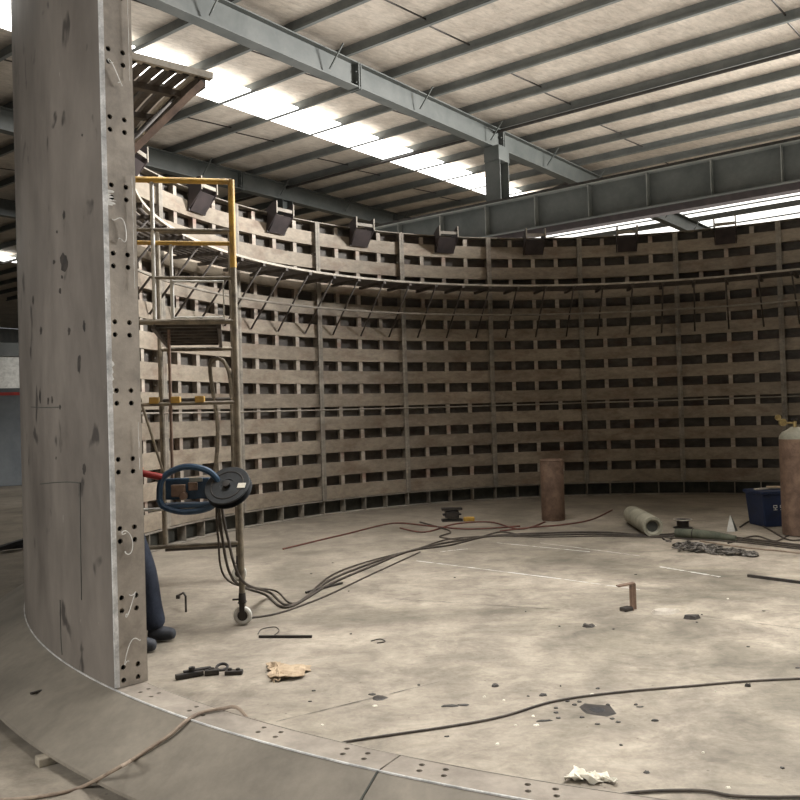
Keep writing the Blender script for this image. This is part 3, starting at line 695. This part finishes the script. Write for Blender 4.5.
# lumpy scraps
def lump(name,x,y,w,d,h,m,label,cat,seed=0,rz=0):
    rnd=random.Random(seed+int(x*7+y)); b=MB(); n=10; pts=[]
    ring0=[]; 
    for k in range(n):
        a=2*PI*k/n; rr=rnd.uniform(.7,1.1); ring0.append((w/2*cos(a)*rr,d/2*sin(a)*rr))
    lo=[b.bm.verts.new((px,py,0)) for px,py in ring0]; hi=[b.bm.verts.new((px*.8,py*.8,h*rnd.uniform(.5,1))) for px,py in ring0]
    mid=b.bm.verts.new((0,0,h*rnd.uniform(.6,1.1)))
    for k in range(n):
        b.bm.faces.new((lo[k],lo[(k+1)%n],hi[(k+1)%n],hi[k])); b.bm.faces.new((hi[k],hi[(k+1)%n],mid))
    b.bm.faces.new(lo[::-1]); o=b.build(name,m); o.location=fl(x,y); o.rotation_euler=(0,0,rz); return tag(o,label,cat)
lump('crumpled_scrap',664,613,.26,.16,.03,WALKL,'crumpled grey scrap sheet right of the standing angle stub','scrap',2)
lump('crumpled_scrap',691,618.5,.15,.1,.03,DARK,'dark slab scrap right of the crumpled grey sheet','scrap',3)
lump('steel_wedge',588,626.5,.12,.08,.02,DARK,'small dark wedge lying alone left below the angle stub','scrap',4)
lump('slag_lump',495,686,.05,.05,.012,STAIN,'small dark slag lump above the foreground cable','slag',5)
lump('slag_lump',543,695.5,.05,.04,.012,STAIN,'small dark slag lump left of the oil hole','slag',6)
lump('slag_lump',655,721,.04,.03,.008,STAIN,'small dark slag lump lower right of the oil hole','slag',7)
lump('slag_lump',748,686.5,.04,.03,.02,DARK,'tiny dark nut below the foreground cable near the right edge','nut',8)
lump('slag_lump',380,698,.10,.09,.006,STAIN,'dark flat slag patch on the floor left of centre foreground','slag',9)
lump('slag_lump',372,694.5,.05,.04,.006,STAIN,'small slag fleck beside the dark flat patch','slag',10)
lump('slag_lump',450,706,.11,.05,.006,STAIN,'long dark flat slag patch above the foreground cable','slag',11)
lump('slag_lump',464,705,.08,.04,.005,STAIN,'right-hand tail of the long dark slag patch','slag',12)
lump('slag_lump',544,721,.10,.03,.005,STAIN,'thin slag streak below the oil hole','slag',13)
lump('slag_lump',640,707,.05,.02,.005,STAIN,'thin slag sliver upper right of the oil hole','slag',14)
lump('floor_hole',596,710,.21,.21,.004,STAIN,'dark oily hole mark in the floor under the foreground cable','oil mark',15)
lump('oil_pool',598,710,.11,.11,.006,BLK,'black oil pool in the middle of the dark floor mark','oil pool',16)
rd=random.Random(3)
for k in range(46):
    x,y=rd.uniform(300,800),rd.uniform(560,790)
    if y>720+ (x-345)*.16+14 and x<620: continue
    lump('floor_grit',x,y,rd.uniform(.012,.035),rd.uniform(.012,.03),.006,STAIN if rd.random()<.7 else PAPER,'tiny crumb of slag or grit scattered on the open floor','grit',k); 
for o in C.objects:
    if o.name.startswith('floor_grit'): o['group']='grit scattered over the floor'
for k in range(12):
    a=rd.uniform(0,2*PI); rr=rd.uniform(22,48)
    o=lump('floor_grit',598+rr*cos(a),711+rr*.3*sin(a),.03,.025,.006,STAIN,'dark speck in the splash around the oil hole','grit',k+60); o['group']='specks around the oil hole'
# tools left of cardboard
t=empty('clamp_tool',fl(197,677),.3,'dark clamp tool lying on the floor near the foot of the front panel','clamp')
b=MB(); b.bar((-.13,-.02,.02),(.04,.02,.02),.035,.03); b.build('jaw',DARK,t,.005)
b=MB(); b.bar((-.08,.01,.035),(.09,.045,.035),.03,.02); b.build('arm',DARK,t,.004); b=MB(); b.lathe([(.008,0),(.02,0),(.02,.02),(.008,.02)],(-.03,.0,.045)); b.build('bolt',DARK,t)
t=empty('spring_clamp',fl(212,675),.2,'second small dark clamp directly right of the first on the floor','clamp')
MB().box((0,0,.018),(.09,.04,.035)).build('jaw',DARK,t,.006); MB().torus((0,.01,.035),.018,.005,None,14,6).build('eye',DARK,t)
o=MB().torus((0,0,.012),.035,.009,Matrix.Rotation(.35,3,'X'),20,8).build('steel_ring',DARK); o.location=fl(222,669,.004); tag(o,'dark steel ring on the floor between the small clamps and nut block','ring')
t=empty('nut_block',fl(234,674.5),0,'small dark block with holes at the right end of the tool row','block')
MB().box((0,0,.014),(.11,.05,.028)).build('block',DARK,t,.006); b=MB(); b.lathe([(.006,0),(.014,0),(.014,.01),(.006,.01)],(-.025,0,.028)); b.lathe([(.006,0),(.014,0),(.014,.01),(.006,.01)],(.025,0,.028)); b.build('nut',DARK,t)
# cardboard and paper
def sheet(name,corners,m,label,cat,lift=.012,seed=1,th=.004):
    rnd=random.Random(seed); b=MB(); P=[fl(*c) for c in corners]; n=8; g=[]
    for i in range(n+1):
        row=[]
        for j in range(n+1):
            u,v=i/n,j/n; q=P[0]*(1-u)*(1-v)+P[1]*u*(1-v)+P[2]*u*v+P[3]*(1-u)*v
            e=.02 if i in(0,n) or j in (0,n) else 0
            q=q+Vector((rnd.uniform(-e,e),rnd.uniform(-e,e),.003+lift*rnd.random()+ (lift if j==0 else 0)))-P[0]
            row.append(b.bm.verts.new(q))
        g.append(row)
    for i in range(n):
        for j in range(n): b.bm.faces.new((g[i][j],g[i+1][j],g[i+1][j+1],g[i][j+1]))
    o=b.build(name,m); s=o.modifiers.new('s','SOLIDIFY'); s.thickness=th; o.location=P[0]; return tag(o,label,cat)
o=sheet('cardboard_piece',[(271,682),(303,680),(312,668),(268,665)],CARD,'torn brown cardboard piece on the floor near the base flange','cardboard',.015,3)
f2=sheet('t',[(270,668),(281,668),(281,681),(274,683)],CARD,'x','x',.02,5); f2.name='folded_flap'; del f2['label'],f2['category']; f2.parent=o; f2.location=f2.location-o.location
sheet('crumpled_paper',[(566,782),(596,786),(612,780),(574,769)],PAPER,'crumpled whitish paper sheet on the floor at the bottom edge','paper',.02,4)
sheet('crumpled_paper',[(596,782),(618,786),(606,777),(590,774)],PAPER,'small torn paper strip beside the crumpled sheet at the bottom','paper',.015,9)
# floor line marks
def mark(name,a,c,w,label,seed):
    rnd=random.Random(seed); pa,pb=fl(*a),fl(*c); d=(pb-pa); nrm=Vector((-d.y,d.x,0)).normalized(); b=MB(); n=26
    prev=None
    for k in range(n+1):
        q=d*k/n; ww=w*rnd.uniform(.25,1)*(.3 if rnd.random()<.15 else 1); L,Rr=q+nrm*ww/2,q-nrm*ww/2
        if prev: b.face([prev[0]+Vector((0,0,.003)),prev[1]+Vector((0,0,.003)),Rr+Vector((0,0,.003)),L+Vector((0,0,.003))])
        prev=(L,Rr)
    o=b.build(name,CHALK); o.location=pa; return tag(o,label,'floor marking')
mark('chalk_line',(416,561),(560,579),.035,'pale chalk line slanting across the middle floor, the longest one',1)
mark('chalk_line',(560,579),(640,590),.02,'faint end of the long chalk line leading to the angle stub',2)
mark('chalk_line',(497,543),(590,552),.03,'pale chalk line nearest the cable bundle',3)
mark('chalk_line',(440,552),(468,549),.03,'short pale chalk dash just under the cables',4)
mark('chalk_line',(660,567),(720,577),.05,'pale chalk smear below the chain heap',5)
mark('chalk_line',(540,543),(640,556),.02,'thin chalk trace in front of the lying cylinder',6)
for o in (mark('floor_joint',(395,599),(560,610),.014,'thin dark green floor joint left of the angle stub',11),mark('floor_joint',(690,615),(830,633),.014,'thin dark green floor joint right of the angle stub',12),mark('floor_joint',(276,722),(440,682),.008,'fine dark crack running diagonally to the base flange',13)):
    o.data.materials[0]=CELL
# block and debris by the skirt
t=fl(49,768); o=MB().box((0,0,.02),(.07,.12,.04),0).build('wood_block',WOOD,None,.005); o.location=t+Vector((-.02,.06,0)); o.rotation_euler=(0,0,-.9); tag(o,'pale wooden block wedged at the outer edge of the skirt','block')
P=fl(37,692,.12); 
o=MB().box((0,0,0),(.07,.018,.01),rot=Matrix.Rotation(.9,3,'Z')).build('scrap_chip',DARK); z=skz(P)
for _ in range(12): P=fl(37,692,z+.008); z=skz(P)
o.location=P; tag(o,'small dark chip lying on the sloping skirt at the left','chip')
# left background
t=empty('grey_cabinet',(-11.9,22.5,0),.45,'dark grey steel cabinet block in the distance left of the front panel','cabinet')
MB().box((0,0,1.3),(4.0,1.2,2.6)).build('body',mat('dark_grey_sheet',(70,74,78),(92,96,98),1),t,.02)
MB().box((0,-.61,2.45),(4.0,.03,.08)).build('red_stripe',RED,t)
for x in (-1,0,1): MB().box((x,-.61,1.2),(.03,.03,2.1)).build('door_gap',DARK,t)
t=empty('scrap_rail',fl(3,553),.4,'dark crooked rail on the far left floor outside the ring','rail')
b=MB(); b.bar((-1,0,.05),(.8,.25,.05),.1,.05); b.build('rail',BLK,t); b=MB(); b.bar((-.3,-.4,.04),(.35,.35,.12),.08,.05); b.build('cross_piece',BLK,t)
# white storage wall behind
t=empty('white_partition',(-16,31,0),.6,'pale partition wall far left behind the grey cabinet','partition')
MB().box((0,0,2.2),(12,.15,4.4)).build('panel',WHT,t); MB().box((0,-.1,4.45),(12.1,.35,.5)).build('top_beam',GREY,t)
# ---------------------------------------------------------------- worker
exec_person=True
def skin_mesh(name,verts,edges,radii,m,parent,sub=2,root=0):
    me=bpy.data.meshes.new(name); me.from_pydata([tuple(v) for v in verts],edges,[]); o=bpy.data.objects.new(name,me); C.objects.link(o)
    s=o.modifiers.new('s','SKIN'); s.use_smooth_shade=True
    for k,r in enumerate(radii):
        sv=me.skin_vertices[0].data[k]; sv.radius=(r,r) if not isinstance(r,tuple) else r; sv.use_root=(k==root)
    ss=o.modifiers.new('ss','SUBSURF'); ss.levels=sub; ss.render_levels=sub
    dg=bpy.context.evaluated_depsgraph_get(); dg.update()
    m2=bpy.data.meshes.new_from_object(o.evaluated_get(dg)); bpy.data.objects.remove(o)
    for p in m2.polygons: p.use_smooth=True
    m2.materials.clear(); m2.materials.append(m); o=bpy.data.objects.new(name,m2); C.objects.link(o); o.parent=parent; return o
WP=Vector((-1.965,6.05,0)); wk_=empty('person',WP,0,'worker in dark blue trousers standing behind the upright panel holding the wire feeder handle','person')
wk_.rotation_euler=(0,-.055,0)
V=lambda *a: Vector(a)
# joints (person faces +x, slightly toward camera right)
hipL,hipR=V(-.01,.09,.90),V(.0,-.09,.90)
knL,knR=V(.10,.14,.50),V(.04,-.10,.49)
anL,anR=V(.12,.15,.10),V(.06,-.13,.10)
verts=[V(0,0,.96),V(0,0,1.15),V(.01,0,1.36),V(.02,0,1.47),V(.035,0,1.55),V(.05,0,1.63),V(.045,0,1.72),
       hipL,knL,anL,V(.24,.15,.04), hipR,knR,anR,V(.18,-.14,.04),
       V(.0,.17,1.40),V(.02,.22,1.14),V(.05,.22,.92),
       V(.0,-.17,1.40),V(-.04,-.24,1.14),V(-.02,-.25,.90)]
# right hand side reaches the handle: left arm (y+) is nearer the feeder
hand=V(-.05,.32,1.20); verts[16]=V(-.10,.24,1.12); verts[17]=hand
edges=[(0,1),(1,2),(2,3),(3,4),(4,5),(5,6),(0,7),(7,8),(8,9),(9,10),(0,11),(11,12),(12,13),(13,14),(2,15),(15,16),(16,17),(2,18),(18,19),(19,20)]
rad=[(.13,.10),(.12,.1),(.14,.1),(.06,.06),(.055,.055),(.085,.08),(.07,.07),.085,.055,.038,.03,.085,.055,.038,.03,.055,.042,.026,.055,.042,.026]
n0=len(verts)
def add_hand(wrist,dirv,side,curl):
    d=dirv.normalized(); sd=side.normalized(); pn=d.cross(sd).normalized(); palm=wrist+d*.07
    iw=[k for k,v in enumerate(verts) if (v-wrist).length<1e-6][0]
    verts.append(palm); rad.append((.034,.018)); ip=len(verts)-1; edges.append((iw,ip))
    for j,(off,L) in enumerate(((-.03,.062),(-.01,.072),(.01,.068),(.03,.054))):
        p=palm+sd*off+d*.02; idx=ip
        for q in range(3):
            verts.append(p+ d*(.012 if q==0 else 0)); rad.append(.0085-.001*q); edges.append((idx,len(verts)-1)); idx=len(verts)-1
            a=curl*(q+1); p=verts[-1]+(d*cos(a)+pn*sin(a))*L/2.2
    verts.append(wrist+d*.03-sd*.04+pn*.01); rad.append(.0105); edges.append((ip,len(verts)-1)); k=len(verts)-1
    verts.append(wrist+d*.065-sd*.052+pn*.03); rad.append(.009); edges.append((k,len(verts)-1))
add_hand(verts[17],V(.8,.1,.1),V(0,0,-1),.6)
add_hand(verts[20],V(.05,0,-1),V(1,0,0),.25)
skin_mesh('body',verts,edges,rad,SKN,wk_)
skin_mesh('trousers',[V(0,0,1.02),V(0,0,.94),hipL,knL,anL+V(.0,0,.10),anL+V(.02,0,-.035),hipR,knR,anR+V(0,0,.1),anR+V(.02,0,-.035)],[(0,1),(1,2),(2,3),(3,4),(4,5),(1,6),(6,7),(7,8),(8,9)],[(.15,.12),(.15,.12),.11,.095,0.088,.105,.11,.095,.088,.105],JEAN,wk_,2,1)
skin_mesh('jacket',[V(0,0,.80),V(0,0,1.15),V(.01,0,1.36),V(.02,0,1.47),V(0,.17,1.40),verts[16],verts[17]-V(.02,.01,.0),V(0,-.17,1.40),V(-.04,-.24,1.14),V(-.025,-.25,.94)],[(0,1),(1,2),(2,3),(2,4),(4,5),(5,6),(2,7),(7,8),(8,9)],[(.19,.155),(.165,.14),(.175,.135),(.085,.085),.082,.07,.058,.082,.07,.058],JACK,wk_,2,2)
for s_,an in ((1,anL),(-1,anR)):
    skin_mesh('shoe',[an+V(-.04,0,-.03),an+V(.03,0,-.045),an+V(.12,0,-.06),an+V(.17,.0,-.065)],[(0,1),(1,2),(2,3)],[.062,.062,.05,.038],BOOT,wk_)
b=MB(); b.lathe([(.098,-.02),(.105,.03),(.1,.07),(.075,.11),(.04,.125),(0,.13)],(.035,0,1.68),None,20); b.build('hair',HAIR,wk_)
f=MB()
for sg in (-1,1): f.lathe([(0,-.012),(.008,-.009),(.012,0),(.008,.009),(0,.012)],(.128,sg*.032,1.69),None,10)
f.build('eye',DARK,wk_)
f=MB(); f.hexa([(.12,-.012,1.645),(.12,.012,1.645),(.15,.012,1.65),(.15,-.012,1.65),(.118,-.006,1.69),(.118,.006,1.69),(.13,.004,1.69),(.13,-.004,1.69)]); f.build('nose',SKN,wk_,.003)
f=MB(); f.box((.125,0,1.615),(.012,.05,.01)); f.build('mouth',RED,wk_,.003)
for sg in (-1,1): MB().torus((.035,sg*.093,1.665),.02,.007,Matrix.Rotation(PI/2,3,'X'),14,6).build('ear',SKN,wk_)

# ---------------------------------------------------------------- light
w=bpy.data.worlds.new('w'); SC.world=w; w.use_nodes=True
w.node_tree.nodes['Background'].inputs[0].default_value=(.93,.96,1,1); w.node_tree.nodes['Background'].inputs[1].default_value=1.0
def area(name,loc_,tgt,size,sy,e,col=(1,1,1),spread=3.14):
    l=bpy.data.lights.new(name,'AREA'); l.shape='RECTANGLE'; l.size=size; l.size_y=sy; l.energy=e; l.color=col; l.spread=spread
    o=bpy.data.objects.new(name,l); C.objects.link(o); o.location=loc_
    o.rotation_euler=(Vector(tgt)-Vector(loc_)).to_track_quat('-Z','Y').to_euler(); return o
area('side_skylight',(14.2,13.7,7.6),(-2,9.5,2.8),3.2,1.2,5800,(1,.985,.965),2.6)
area('skylight_over_floor',(4.6,4.2,8.0),(4.4,4.6,0),6,3.5,455,(1,.98,.95),1.5)
area('fill_over_left',(-.3,7.8,8.0),(-2.4,8.8,0),4,3,330,(1,.985,.965),1.7)  # unseen fill lamp, added to lift the left wall and floor
area('front_panel_fill',(-5.8,-.3,3.1),(-1.8,3.6,1.6),2.2,2.2,150,(1,.985,.965),1.7)  # unseen lamp added to brighten the front panel and skirt
area('roof_bounce_fill',(4,15,5.35),(4,15.01,9),18,12,800,(1,.97,.93),2.9)  # unseen upward lamp, added in place of light bounced to the ceiling
SC.view_settings.view_transform='Standard'; SC.view_settings.look='None'; SC.view_settings.exposure=0; SC.view_settings.gamma=1
